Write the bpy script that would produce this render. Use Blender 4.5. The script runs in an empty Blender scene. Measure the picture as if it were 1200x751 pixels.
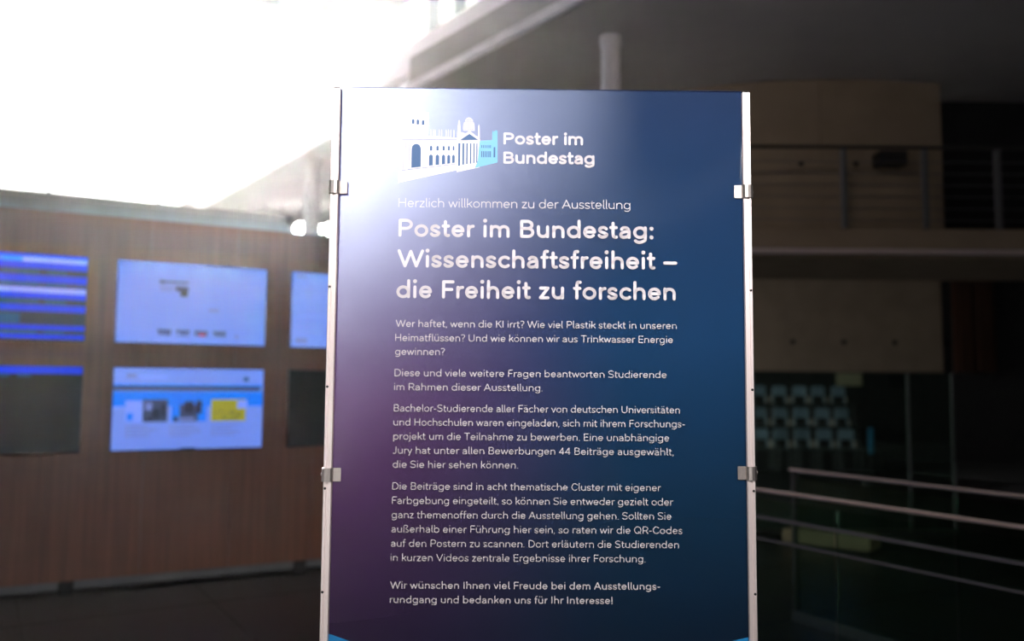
import bpy, bmesh, math, random
from math import sin, cos, pi, radians, sqrt
from mathutils import Vector, Matrix

random.seed(7)
S = bpy.context.scene
COL = S.collection

# ------------------------------------------------------------------ camera
cd = bpy.data.cameras.new('camera')
cd.sensor_width = 36.0
cd.lens = 30.0
cd.clip_start = 0.02
cd.clip_end = 400
cam = bpy.data.objects.new('camera', cd)
COL.objects.link(cam)
S.camera = cam
cam.matrix_world = (Matrix.Translation((0, 0, 1.55)) @ Matrix.Rotation(radians(90 + 4.41), 4, 'X')
                    @ Matrix.Rotation(radians(0.426), 4, 'Z'))
cd.dof.use_dof = True
cd.dof.focus_distance = 1.78
cd.dof.aperture_fstop = 1.9

# ------------------------------------------------------------------ sky, sun, exposure
SUN = Vector((-0.229, 0.918, 0.325)).normalized()
world = bpy.data.worlds.new('sky')
S.world = world
world.use_nodes = True
nt = world.node_tree
nt.nodes.clear()
N = nt.nodes.new
out = N('ShaderNodeOutputWorld')
bg = N('ShaderNodeBackground')
tc = N('ShaderNodeTexCoord')
dot = N('ShaderNodeVectorMath'); dot.operation = 'DOT_PRODUCT'
dot.inputs[1].default_value = SUN
nt.links.new(tc.outputs['Generated'], dot.inputs[0])
ac = N('ShaderNodeMath'); ac.operation = 'ARCCOSINE'
nt.links.new(dot.outputs['Value'], ac.inputs[0])


def expo(scale, amp):
    m = N('ShaderNodeMath'); m.operation = 'DIVIDE'; m.inputs[1].default_value = -radians(scale)
    nt.links.new(ac.outputs[0], m.inputs[0])
    e = N('ShaderNodeMath'); e.operation = 'EXPONENT'
    nt.links.new(m.outputs[0], e.inputs[0])
    a = N('ShaderNodeMath'); a.operation = 'MULTIPLY'; a.inputs[1].default_value = amp
    nt.links.new(e.outputs[0], a.inputs[0])
    return a


SKY_BASE, AUR_WIDE, AUR_NARROW, SUN_POWER = 2.0, 2.5, 4.0, 135.0
w1 = expo(9, AUR_WIDE); w2 = expo(2.2, AUR_NARROW)
s1 = N('ShaderNodeMath'); s1.operation = 'ADD'
nt.links.new(w1.outputs[0], s1.inputs[0]); nt.links.new(w2.outputs[0], s1.inputs[1])
s2 = N('ShaderNodeMath'); s2.operation = 'ADD'; s2.inputs[1].default_value = SKY_BASE
nt.links.new(s1.outputs[0], s2.inputs[0])
bg.inputs['Color'].default_value = (0.97, 0.98, 1.0, 1)
nt.links.new(s2.outputs[0], bg.inputs['Strength'])
nt.links.new(bg.outputs[0], out.inputs[0])

sl = bpy.data.lights.new('sun', 'SUN')
sl.energy = SUN_POWER
sl.angle = radians(1.0)
sl.color = (1.0, 0.97, 0.93)
sun = bpy.data.objects.new('sun', sl)
COL.objects.link(sun)
sun.rotation_euler = SUN.to_track_quat('Z', 'Y').to_euler()
sun.location = (-8, 30, 12)

FILL_POWER = 13.5  # unseen fill lights, added behind the camera to brighten the poster front
for lx, ly, lz in ((-0.7, -1.3, 4.2), (1.5, -2.0, 4.2)):
    la = bpy.data.lights.new('poster_fill_light', 'AREA')
    la.shape = 'RECTANGLE'; la.size = 1.2; la.size_y = 0.6
    la.energy = FILL_POWER
    la.spread = radians(42)      # narrow beam keeps the fill off the wooden wall
    la.color = (1.0, 0.94, 0.93)
    lo = bpy.data.objects.new('poster_fill_light', la)
    COL.objects.link(lo)
    lo.location = (lx, ly, lz)
    lo.rotation_euler = (Vector((0.15, 1.8, 2.15)) - Vector((lx, ly, lz))).to_track_quat('-Z', 'Y').to_euler()

# warm fill light, added out of view to lift the gallery side
la = bpy.data.lights.new('gallery_fill_light', 'AREA')
la.shape = 'DISK'; la.size = 0.5
la.energy = 8.0
la.color = (1.0, 0.86, 0.72)
lo = bpy.data.objects.new('gallery_fill_light', la)
COL.objects.link(lo)
lo.location = (1.9, 5.6, 4.66)
lo.rotation_euler = (Vector((2.6, 9.0, 2.6)) - Vector((1.9, 5.6, 4.66))).to_track_quat('-Z', 'Y').to_euler()

FILM_SHARE, GLARE_DEPTH, GLARE_G = 0.115, 0.6, 0.86
HAZE_DENSITY, HAZE_G = 0.00029, 0.77

S.view_settings.view_transform = 'Standard'
S.view_settings.look = 'None'
S.view_settings.gamma = 1
S.view_settings.use_curve_mapping = False
S.view_settings.exposure = 0.0
S.cycles.max_bounces = 8
S.cycles.transparent_max_bounces = 12
S.cycles.volume_bounces = 0
S.cycles.sample_clamp_indirect = 4.0
S.cycles.use_denoising = True


# ------------------------------------------------------------------ materials
def mat(name, color, rough=0.6, metal=0.0, noise=0.0, nscale=8.0, bump=0.0, spec=0.5, stretch=None, emit=None, estr=1.0):
    m = bpy.data.materials.new(name)
    m.use_nodes = True
    t = m.node_tree
    b = t.nodes['Principled BSDF']
    b.inputs['Base Color'].default_value = (*color, 1)
    b.inputs['Roughness'].default_value = rough
    b.inputs['Metallic'].default_value = metal
    b.inputs['Specular IOR Level'].default_value = spec
    if emit:
        b.inputs['Emission Color'].default_value = (*emit, 1)
        b.inputs['Emission Strength'].default_value = estr
    if noise or bump:
        co = t.nodes.new('ShaderNodeTexCoord')
        mp = t.nodes.new('ShaderNodeMapping')
        if stretch:
            mp.inputs['Scale'].default_value = stretch
        nz = t.nodes.new('ShaderNodeTexNoise')
        nz.inputs['Scale'].default_value = nscale
        nz.inputs['Detail'].default_value = 6
        t.links.new(co.outputs['Object'], mp.inputs[0])
        t.links.new(mp.outputs[0], nz.inputs['Vector'])
        if noise:
            r = t.nodes.new('ShaderNodeValToRGB')
            r.color_ramp.elements[0].position = 0.3
            r.color_ramp.elements[1].position = 0.7
            r.color_ramp.elements[0].color = (*[c * (1 - noise) for c in color], 1)
            r.color_ramp.elements[1].color = (*[min(1, c * (1 + noise)) for c in color], 1)
            t.links.new(nz.outputs['Fac'], r.inputs[0])
            t.links.new(r.outputs[0], b.inputs['Base Color'])
        if bump:
            bp = t.nodes.new('ShaderNodeBump')
            bp.inputs['Strength'].default_value = bump
            bp.inputs['Distance'].default_value = 0.01
            t.links.new(nz.outputs['Fac'], bp.inputs['Height'])
            t.links.new(bp.outputs[0], b.inputs['Normal'])
    return m


M = {
    'wood': mat('oiled_wood_veneer', (0.115, 0.041, 0.020), 0.45, noise=0.28, nscale=3.0, stretch=(9, 9, 0.35)),
    'floor': mat('dark_polished_stone', (0.009, 0.008, 0.008), 0.3, noise=0.3, nscale=14, spec=0.35),
    'joint': mat('floor_joint_grout', (0.03, 0.03, 0.03), 0.8, noise=0.2),
    'concrete': mat('beige_concrete', (0.34, 0.26, 0.18), 0.75, noise=0.10, nscale=2.5, bump=0.1),
    'concrete_grey': mat('grey_concrete', (0.36, 0.36, 0.35), 0.8, noise=0.08, nscale=2.0),
    'ceiling': mat('grey_plaster_ceiling', (0.36, 0.34, 0.335), 0.85, noise=0.05, nscale=2.0),
    'white': mat('white_painted_steel', (0.88, 0.85, 0.88), 0.5, noise=0.03),
    'strip': mat('pale_rose_strip', (0.75, 0.62, 0.60), 0.5, noise=0.03),
    'seat_dark': mat('dark_seat_cushion', (0.02, 0.03, 0.03), 0.6, noise=0.1),
    'steelblue': mat('grey_blue_metal_cap', (0.20, 0.21, 0.24), 0.45, 0.3, noise=0.08),
    'dark': mat('dark_cladding', (0.03, 0.028, 0.027), 0.7, noise=0.2),
    'redwood': mat('dark_red_wood', (0.06, 0.024, 0.011), 0.5, noise=0.3, nscale=3, stretch=(8, 8, 0.4)),
    'alu': mat('brushed_aluminium', (0.86, 0.76, 0.74), 0.42, 0.75, noise=0.02, nscale=30, stretch=(1, 1, 0.05)),
    'clip': mat('brushed_steel_clip', (0.55, 0.50, 0.47), 0.38, 1.0, noise=0.08, nscale=60, stretch=(6, 1, 1)),
    'hole': mat('drilled_hole_shadow', (0.01, 0.01, 0.01), 0.9, noise=0.2),
    'chrome': mat('brushed_steel_tube', (0.85, 0.68, 0.60), 0.45, 1.0, noise=0.05),
    'rail_dim': mat('dull_dark_steel', (0.16, 0.15, 0.16), 0.5, 0.8, noise=0.05),
    'post': mat('galvanised_post', (0.18, 0.18, 0.19), 0.45, 0.6, noise=0.05),
    'black': mat('black_plastic', (0.006, 0.006, 0.007), 0.4, noise=0.1),
    'plinth': mat('grey_metal_plinth', (0.09, 0.095, 0.10), 0.45, 0.2, noise=0.1),
    'foot': mat('black_rubber_foot', (0.008, 0.008, 0.008), 0.8, noise=0.1),
    'chair': mat('blue_grey_chair_shell', (0.26, 0.34, 0.44), 0.4, noise=0.05),
    'pale': mat('pale_beige_stone', (0.55, 0.45, 0.30), 0.6, noise=0.08),
    'lit_step': mat('warm_beige_stone', (0.30, 0.20, 0.13), 0.6, noise=0.08),
    'blue_panel': mat('blue_sign_panel', (0.05, 0.22, 0.40), 0.5, noise=0.05),
    'ink': mat('white_print', (0.78, 0.74, 0.77), 0.55, noise=0.01),
    'curve_blue': mat('cyan_print', (0.0, 0.17, 0.42), 0.55, noise=0.01),
    'ink_blue': mat('light_blue_print', (0.12, 0.42, 0.66), 0.55, noise=0.01),
    'ink_dark': mat('navy_print', (0.012, 0.045, 0.12), 0.55, noise=0.01),
    'tower': mat('pale_facade_render', (0.40, 0.41, 0.40), 0.8, noise=0.05, nscale=1),
    'tower_glass': mat('facade_window_glass', (0.08, 0.09, 0.10), 0.2, noise=0.05, nscale=1),
}


def screen_mat(name, col, strength=1.0):
    return mat(name, (0.003, 0.004, 0.006), 0.3, emit=col, estr=strength, spec=0.15)


SC = {
    'peri': screen_mat('screen_periwinkle', (0.13, 0.23, 0.76)),
    'peri2': screen_mat('screen_pale_blue', (0.16, 0.27, 0.90)),
    'blue': screen_mat('screen_strong_blue', (0.0, 0.025, 0.72)),
    'blue2': screen_mat('screen_bar_light', (0.16, 0.22, 0.80)),
    'azure': screen_mat('screen_azure', (0.0, 0.17, 0.85)),
    'slate': screen_mat('screen_slate', (0.012, 0.022, 0.05)),
    'teal': screen_mat('screen_teal', (0.0, 0.05, 0.16)),
    'grey': screen_mat('screen_grey', (0.03, 0.05, 0.12)),
    'mid': screen_mat('screen_mid_text', (0.12, 0.17, 0.50)),
    'yellow': screen_mat('screen_yellow_photo', (0.28, 0.28, 0.02)),
    'olive': screen_mat('screen_olive', (0.03, 0.05, 0.05)),
    'red': screen_mat('screen_red', (0.35, 0.03, 0.06)),
    'off': mat('switched_off_screen', (0.010, 0.014, 0.014), 0.25, noise=0.1, spec=0.3),
    'night': screen_mat('screen_night', (0.0005, 0.002, 0.006)),
}

# printed poster ground: royal blue at the top, navy below, purple flare painted in at the left
pm = bpy.data.materials.new('print_ground_with_flare')
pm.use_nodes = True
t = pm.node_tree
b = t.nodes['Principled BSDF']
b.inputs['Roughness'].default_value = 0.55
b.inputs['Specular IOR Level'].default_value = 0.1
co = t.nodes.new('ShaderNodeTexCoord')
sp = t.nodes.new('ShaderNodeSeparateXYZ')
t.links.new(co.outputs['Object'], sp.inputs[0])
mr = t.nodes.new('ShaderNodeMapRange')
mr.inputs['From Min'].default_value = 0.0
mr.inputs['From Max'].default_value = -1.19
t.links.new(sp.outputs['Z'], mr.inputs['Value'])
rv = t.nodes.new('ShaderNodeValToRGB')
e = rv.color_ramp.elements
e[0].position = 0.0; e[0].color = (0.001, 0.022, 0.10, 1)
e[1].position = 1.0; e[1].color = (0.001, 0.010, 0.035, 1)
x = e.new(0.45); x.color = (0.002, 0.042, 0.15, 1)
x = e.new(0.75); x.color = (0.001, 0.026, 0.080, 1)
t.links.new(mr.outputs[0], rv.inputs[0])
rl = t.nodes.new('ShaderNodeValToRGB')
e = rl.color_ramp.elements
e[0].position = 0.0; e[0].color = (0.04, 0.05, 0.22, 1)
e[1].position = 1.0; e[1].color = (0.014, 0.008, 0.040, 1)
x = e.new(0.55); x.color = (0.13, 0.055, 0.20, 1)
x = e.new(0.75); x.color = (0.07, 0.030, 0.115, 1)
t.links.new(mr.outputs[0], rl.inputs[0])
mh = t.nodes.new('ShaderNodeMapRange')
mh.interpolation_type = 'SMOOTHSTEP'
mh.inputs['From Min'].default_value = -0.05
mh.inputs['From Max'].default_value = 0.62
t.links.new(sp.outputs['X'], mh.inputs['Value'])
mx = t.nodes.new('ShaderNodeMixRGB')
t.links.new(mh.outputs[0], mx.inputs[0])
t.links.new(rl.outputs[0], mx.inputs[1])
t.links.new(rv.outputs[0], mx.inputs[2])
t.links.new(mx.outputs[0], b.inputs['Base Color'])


def translucent_print(m, share):
    # print made slightly see-through, so the sun behind feeds the glare
    t = m.node_tree
    o_ = t.nodes['Material Output']
    b = t.nodes['Principled BSDF']
    tr = t.nodes.new('ShaderNodeBsdfTransparent')
    mi = t.nodes.new('ShaderNodeMixShader')
    mi.inputs[0].default_value = share
    t.links.new(b.outputs[0], mi.inputs[1]); t.links.new(tr.outputs[0], mi.inputs[2])
    t.links.new(mi.outputs[0], o_.inputs[0])


translucent_print(pm, FILM_SHARE)
for k_ in ('ink', 'ink_blue'):
    translucent_print(M[k_], 0.25)
# scattering sheet added over the print to make the lens glare from the sun
cm = bpy.data.materials.new('milky_glare_sheet')
cm.use_nodes = True
t = cm.node_tree
t.nodes.clear()
o_ = t.nodes.new('ShaderNodeOutputMaterial')
tr = t.nodes.new('ShaderNodeBsdfTransparent')
vs = t.nodes.new('ShaderNodeVolumeScatter')
vs.inputs['Color'].default_value = (0.29, 0.34, 0.50, 1)
vs.inputs['Density'].default_value = GLARE_DEPTH / 0.0020
vs.inputs['Anisotropy'].default_value = GLARE_G
t.links.new(tr.outputs[0], o_.inputs['Surface'])
t.links.new(vs.outputs[0], o_.inputs['Volume'])
M['glare_scatter'] = cm

# glass: green tinted, see-through with a gloss
gm = bpy.data.materials.new('green_tinted_glass')
gm.use_nodes = True
t = gm.node_tree
t.nodes.clear()
o_ = t.nodes.new('ShaderNodeOutputMaterial')
tr = t.nodes.new('ShaderNodeBsdfTransparent'); tr.inputs[0].default_value = (0.80, 0.92, 0.85, 1)
gl = t.nodes.new('ShaderNodeBsdfGlossy'); gl.inputs['Roughness'].default_value = 0.05
gl.inputs['Color'].default_value = (0.7, 0.9, 0.8, 1)
lw = t.nodes.new('ShaderNodeLayerWeight'); lw.inputs['Blend'].default_value = 0.25
mi = t.nodes.new('ShaderNodeMixShader')
t.links.new(lw.outputs['Fresnel'], mi.inputs[0])
t.links.new(tr.outputs[0], mi.inputs[1]); t.links.new(gl.outputs[0], mi.inputs[2])
t.links.new(mi.outputs[0], o_.inputs[0])
M['glass'] = gm


# ------------------------------------------------------------------ mesh helpers
def link(name, bm, m, parent=None, loc=None, smooth=False):
    me = bpy.data.meshes.new(name)
    bmesh.ops.recalc_face_normals(bm, faces=bm.faces)
    bm.to_mesh(me)
    bm.free()
    for mm in (m if isinstance(m, (list, tuple)) else [m]):
        me.materials.append(mm)
    if smooth:
        for p in me.polygons:
            p.use_smooth = True
    o = bpy.data.objects.new(name, me)
    COL.objects.link(o)
    if parent:
        o.parent = parent
    if loc:
        o.location = loc
    return o


def empty(name, loc=(0, 0, 0), rz=0.0):
    o = bpy.data.objects.new(name, None)
    o.empty_display_size = 0.1
    COL.objects.link(o)
    o.location = loc
    o.rotation_euler = (0, 0, rz)
    return o


def tag(o, label=None, cat=None, group=None, kind=None):
    if label: o['label'] = label
    if cat: o['category'] = cat
    if group: o['group'] = group
    if kind: o['kind'] = kind
    return o


def box(bm, x0, x1, y0, y1, z0, z1, mi=0, bev=0.0):
    mat4 = Matrix.Translation(((x0 + x1) / 2, (y0 + y1) / 2, (z0 + z1) / 2)) @ Matrix.Diagonal((abs(x1 - x0), abs(y1 - y0), abs(z1 - z0), 1))
    r = bmesh.ops.create_cube(bm, size=1, matrix=mat4)
    fs = {f for v in r['verts'] for f in v.link_faces}
    for f in fs:
        f.material_index = mi
    if bev:
        es = list({e for v in r['verts'] for e in v.link_edges})
        bmesh.ops.bevel(bm, geom=es, offset=bev, segments=1, affect='EDGES')
    return bm


def BX(*a, **k):
    return box(bmesh.new(), *a, **k)


def tube(bm, a, b_, r0, r1=None, seg=12):
    a, b_ = Vector(a), Vector(b_)
    r1 = r0 if r1 is None else r1
    d = b_ - a
    m4 = Matrix.Translation((a + b_) / 2) @ d.to_track_quat('Z', 'Y').to_matrix().to_4x4()
    bmesh.ops.create_cone(bm, cap_ends=True, segments=seg, radius1=r0, radius2=r1, depth=d.length, matrix=m4)
    return bm


def prism(bm, pts, z0, z1, mi=0):
    lo = [bm.verts.new((p[0], p[1], z0)) for p in pts]
    hi = [bm.verts.new((p[0], p[1], z1)) for p in pts]
    n = len(pts)
    fs = [bm.faces.new(lo[::-1]), bm.faces.new(hi)]
    for i in range(n):
        fs.append(bm.faces.new((lo[i], lo[(i + 1) % n], hi[(i + 1) % n], hi[i])))
    for f in fs: f.material_index = mi
    return bm


def beam(bm, a, b_, w, z0, z1):
    a, b_ = Vector(a), Vector(b_)
    d = (b_ - a).normalized()
    n = Vector((-d.y, d.x)) * w / 2
    prism(bm, [a + n, b_ + n, b_ - n, a - n], z0, z1)
    return bm


def struct(name, bm, m, parent=None, label=None, **k):
    o = link(name, bm, m, parent, **k)
    if not parent:
        tag(o, kind='structure')
    if label: o['label'] = label
    return o


# ------------------------------------------------------------------ floor
fl = struct('floor', BX(-18, 14, -6, 38, -0.15, -0.005), M['joint'])
TD = Vector((0.529, -0.849)).normalized()
TN = Vector((0.849, 0.529)).normalized()
T0 = Vector((-2.015, 6.073))
tile_me = bpy.data.meshes.new('tile')
bmt = BX(-0.597, 0.597, -0.597, 0.597, -0.03, 0.0, bev=0.003)
bmt.to_mesh(tile_me); bmt.free()
tile_me.materials.append(M['floor'])
ta = math.atan2(TD.y, TD.x)
n_t = 0
for i in range(-14, 14):
    for j in range(-14, 14):
        c = T0 + TD * (i + 0.35) * 1.2 + TN * (j + 0.5) * 1.2
        if -5.6 < c.x < 7.8 and 1.2 < c.y < 16.5 and abs(c.x) < 0.75 * c.y + 1.4 and n_t < 298:
            o = bpy.data.objects.new('tile', tile_me)
            COL.objects.link(o); o.parent = fl
            o.location = (c.x, c.y, 0)
            o.rotation_euler = (0, 0, ta)
            n_t += 1

# ------------------------------------------------------------------ shell of the hall
slab = [(6.2, -0.6), (0.462, 6.858), (-1.114, 8.906), (1.2, 19.6), (14, 19.6), (14, -0.6)]
struct('ceiling', prism(bmesh.new(), slab, 4.75, 5.05), M['ceiling'])
b1 = bmesh.new()
beam(b1, (0.30 + 1.05, 7.29 - 1.42), (-1.85, 10.18), 0.10, 4.98, 5.30)
struct('trim_1', b1, M['white'])
b1 = bmesh.new()
beam(b1, (1.62, 5.27), (-1.13, 8.90), 0.05, 4.66, 4.75)
struct('trim_2', b1, M['white'])
# taller wing further back, beyond the open yard
struct('ceiling_wing', prism(bmesh.new(), [(-2.0, 17.5), (-11.62, 30.93), (-17.2, 38.6), (6, 38.6), (6, 19.8), (1.2, 19.8)], 7.95, 8.5), M['ceiling'])
b1 = bmesh.new()
beam(b1, (-2.72, 19.06), (-12.3, 32.3), 0.20, 8.41, 9.05)
struct('trim_6', b1, M['white'])
b1 = bmesh.new()
beam(b1, (-2.26, 17.80), (-11.72, 30.80), 0.10, 7.77, 7.95)
struct('trim_7', b1, M['white'])
# roof over the open side of the hall
struct('roof_slab', prism(bmesh.new(), [(-14, 9.15), (-4.285, 11.763), (-2.817, 12.155), (-1.9, 12.4), (6.2, -0.6), (6.2, -6), (-14, -6)], 7.0, 7.3), M['ceiling'])
struct('wall_behind', BX(-12, 14, -6.2, -6, 0, 7.0), M['black'])
struct('wall_side', BX(13.8, 14, -6, 22, 0, 7.0), M['dark'])
struct('wall_far_left', BX(-12.2, -12, -6, 9, 0, 7.0), M['dark'])
struct('wall_upper', prism(bmesh.new(), [(6.2, -6), (6.2, -0.6), (14, -0.6), (14, -0.8), (6.4, -0.8), (6.4, -6)], 4.75, 7.0), M['dark'])

# far facade under the slab on the left
struct('wall_back', BX(-17.2, 4.0, 33.8, 34.2, 0, 7.95), M['concrete_grey'])
# back wall behind the seating
wb = struct('wall_far', BX(-3.2, 9.55, 18.9, 19.2, 1.93, 4.75), M['concrete'])
struct('wall_far_dado', BX(-3.2, 13.8, 18.92, 19.2, 0, 1.93), M['dark'])
for k in range(5):
    bmh = tube(bmesh.new(), (5.1 + 1.13 * k, 18.905, 2.58), (5.1 + 1.13 * k, 18.89, 2.58), 0.06, seg=10)
    link('tie_hole', bmh, M['hole'], wb)
struct('wall_recess', BX(9.56, 13.8, 18.97, 19.2, 1.93, 4.75), M['dark'])
dr = struct('door_1', BX(9.75, 10.65, 18.75, 18.85, 1.93, 4.6), M['redwood'])
link('door_panel', BX(9.85, 10.12, 18.72, 18.75, 1.95, 4.5), M['redwood'], dr)
link('door_panel', BX(10.26, 10.55, 18.72, 18.75, 1.95, 4.5), M['redwood'], dr)
struct('recess_dark_sheet', BX(4.47, 13.8, 9.3, 9.5, 3.11, 4.75), M['black'])  # black sheet put in for the darkness of the recess

# drum wall above the gallery (curved concrete, two courses of panels)
dw = None
DC, DR = Vector((3.5, 12.85)), 4.22
def arcpanel(a0, a1, z0, z1, th, n):
    bm = bmesh.new()
    pts = []
    for i in range(n + 1):
        a = a0 + (a1 - a0) * i / n
        pts.append((DC.x + DR * sin(a), DC.y - DR * cos(a)))
    for i in range(n, -1, -1):
        a = a0 + (a1 - a0) * i / n
        pts.append((DC.x + (DR + th) * sin(a) if th > 0 else DC.x + (DR + th) * sin(a), DC.y - (DR + th) * cos(a)))
    prism(bm, pts, z0, z1)
    return bm
a_end = math.asin(0.97 / DR)
dw = struct('wall_right', arcpanel(-1.0, a_end, 3.11, 4.75, -0.28, 24), M['concrete'])
edges = [-0.80, -0.56, -0.32, -0.08, a_end]
for k in range(len(edges) - 1):
    for z0, z1 in ((3.13, 3.93), (3.94, 4.74)):
        link('panel', arcpanel(edges[k] + 0.003, edges[k + 1] - 0.001, z0, z1, 0.012, 8), M['concrete'], dw)
for px in (2.45, 2.97, 3.52):
    yy = DC.y - sqrt((DR + 0.014) ** 2 - (px - DC.x) ** 2)
    link('tie_hole', tube(bmesh.new(), (px, yy + 0.005, 3.86), (px, yy - 0.006, 3.86), 0.028, seg=10), M['hole'], dw)

# gallery: slab, fascia strips, posts and wires
gal = struct('gallery_floor', BX(0.6, 9.5, 8.22, 9.9, 2.91, 3.11), M['concrete'])
link('lower_fascia', BX(0.6, 9.5, 8.18, 8.24, 2.91, 3.05), M['concrete'], gal)
link('edge_strip', BX(0.6, 9.5, 8.14, 8.22, 2.855, 2.895), M['strip'], gal)['label'] = 'thin pale strip along the gallery edge'
link('soffit', BX(0.6, 9.5, 8.24, 9.9, 2.82, 2.90), M['concrete'], gal)
rail = empty('gallery_railing', (0, 8.2, 3.05))
tag(rail, 'slim steel railing with horizontal wires along the gallery above the glass screens', 'railing')
for px in (1.64, 3.229, 4.023, 4.732, 5.5, 6.3, 7.1):
    link('post', BX(px - 0.022, px + 0.022, -0.03, 0.03, 0.06, 0.84), M['post'], rail)
link('top_rail', tube(bmesh.new(), (0.6, 0, 0.86), (9.4, 0, 0.86), 0.018, seg=8), M['dark'], rail)
for k in range(6):
    link('wire', tube(bmesh.new(), (0.6, 0, 0.14 + 0.115 * k), (9.4, 0, 0.14 + 0.115 * k), 0.005, seg=6), M['post'], rail)
sp_ = link('wall_speaker', BX(3.68, 3.96, 8.40, 8.60, 3.80, 3.94, bev=0.01), M['black'])
tag(sp_, 'small black box mounted on the curved beige wall above the gallery', 'speaker')
link('grille', BX(3.70, 3.94, 8.392, 8.40, 3.815, 3.925), M['dark'], sp_)

# columns
cl = tube(bmesh.new(), (0.885, 7.6, 0), (0.885, 7.6, 4.75), 0.088, seg=24)
cl = link('column', cl, M['white'], smooth=False)
tag(cl, 'slim round grey column rising behind the top of the poster board', 'column')
link('collar', tube(bmesh.new(), (0.885, 7.6, 4.66), (0.885, 7.6, 4.745), 0.10, seg=24), M['white'], cl)
c2 = link('column', tube(bmesh.new(), (-5.72, 24.0, 0), (-5.72, 24.0, 7.95), 0.24, seg=24), M['concrete_grey'])
tag(c2, 'hazy round column left of the poster board, above the wooden wall', 'column')
link('collar', tube(bmesh.new(), (-5.72, 24.0, 7.78), (-5.72, 24.0, 7.945), 0.28, seg=24), M['concrete_grey'], c2)

# glass facade mullions at the far side, low, seen between wall top and slab
for k, X_ in enumerate((-14.8, -12.4, -10.6)):
    struct('trim_%d' % (k + 3), BX(X_ - 0.1, X_ + 0.1, 33.6, 33.8, 0, 7.95), M['steelblue'])

# pendant lamps at the far end
lamp_m = mat('lit_lamp_glass', (0.9, 0.9, 0.9), 0.4, emit=(1.0, 0.97, 0.92), estr=16)
for px, pz, r, lab in ((-4.42, 4.36, 0.10, 'glowing globe lamp furthest left above the wooden wall'),
                       (-4.12, 4.36, 0.07, 'small glowing globe lamp second from left above the wooden wall'),
                       (-3.77, 4.31, 0.12, 'bright round globe lamp left of the hazy column'),
                       (-3.43, 4.31, 0.08, 'small round globe lamp just right of the hazy column'),
                       (-3.24, 4.31, 0.11, 'bright round globe lamp closest to the poster board edge')):
    px, pz, r = px * 2, 1.55 + (pz - 1.55) * 2, r * 2
    L_ = empty('pendant_lamp', (px, 30.0, pz))
    tag(L_, lab, 'lamp', 'pendant lamps at the far end')
    bm = bmesh.new(); bmesh.ops.create_uvsphere(bm, u_segments=16, v_segments=10, radius=r)
    link('globe', bm, lamp_m, L_, smooth=True)
    link('cord', tube(bmesh.new(), (0, 0, r), (0, 0, 7.95 - pz), 0.012, seg=6), M['black'], L_)

# building across the yard, seen against the sky
tw = empty('office_tower', (0, 0, 0))
tag(tw, 'hazy pale tower with rounded corner and vertical piers against the bright sky', 'building')
bm = bmesh.new()
pts = [(20, 75), (20, 95), (-17.25, 95)] + [(-17.25 + 3.75 - 3.75 * cos(a), 78.75 - 3.75 * sin(a)) for a in [i * pi / 2 / 8 for i in range(9)]]
prism(bm, pts, 0, 65)
link('wall', bm, M['tower'], tw)
for k in range(12):
    X_ = -9.0 + 2.38 * k
    link('pier', BX(X_, X_ + 1.05, 74.3, 75.05, 0, 65), M['tower'], tw)
    link('window', BX(X_ + 1.15, X_ + 2.28, 74.9, 75.05, 1.2, 64), M['tower_glass'], tw)

# ------------------------------------------------------------------ wooden wall with screens
WA = radians(28.06)
wall = empty('wall_left', (-3.617, 6.19, 0), WA)
tag(wall, kind='structure')
U0 = -4.34
k = 0
u = U0
bm = BX(-4.34, 3.52, 0.018, 0.34, 0.10, 2.83)
link('core', bm, M['dark'], wall)
while u < 3.4:
    link('panel', BX(u + 0.0015, u + 0.6535, 0.0, 0.018, 0.10, 2.83), M['wood'], wall)
    u += 0.655
link('end_panel', BX(3.52, 3.54, 0, 0.34, 0.10, 2.83), M['wood'], wall)
link('top_cap', BX(-4.34, 3.54, 0.06, 0.34, 2.83, 2.84), M['plinth'], wall)
link('plinth', BX(-4.34, 3.54, 0.03, 0.31, 0.035, 0.10), M['plinth'], wall)
for u_ in (-3.0, -1.3, 0.411, 2.131, 3.3):
    link('foot', BX(u_ - 0.05, u_ + 0.05, 0.0, 0.34, 0.0, 0.10, bev=0.008), M['foot'], wall)
link('base_channel', BX(-4.34, 3.54, 0.10, 0.25, 0.0, 0.035), M['foot'], wall)
# capped parapet right behind the wooden wall
par = link('parapet', BX(-4.3, 2.05, 0.40, 0.62, 0.0, 3.0), M['steelblue'])
par.location = (-3.617, 6.19, 0); par.rotation_euler = (0, 0, WA)
tag(par, kind='structure')
link('cap', BX(-4.3, 2.07, 0.36, 0.66, 3.0, 3.035), M['steelblue'], par)
link('light_channel', BX(-4.3, 2.05, 0.36, 0.40, 2.84, 2.875), M['white'], par)
for u_ in (0.17, 0.98):
    link('bolt', tube(bmesh.new(), (u_, 0.5, 3.035), (u_, 0.5, 3.075), 0.012, seg=8), M['foot'], par)


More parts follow.
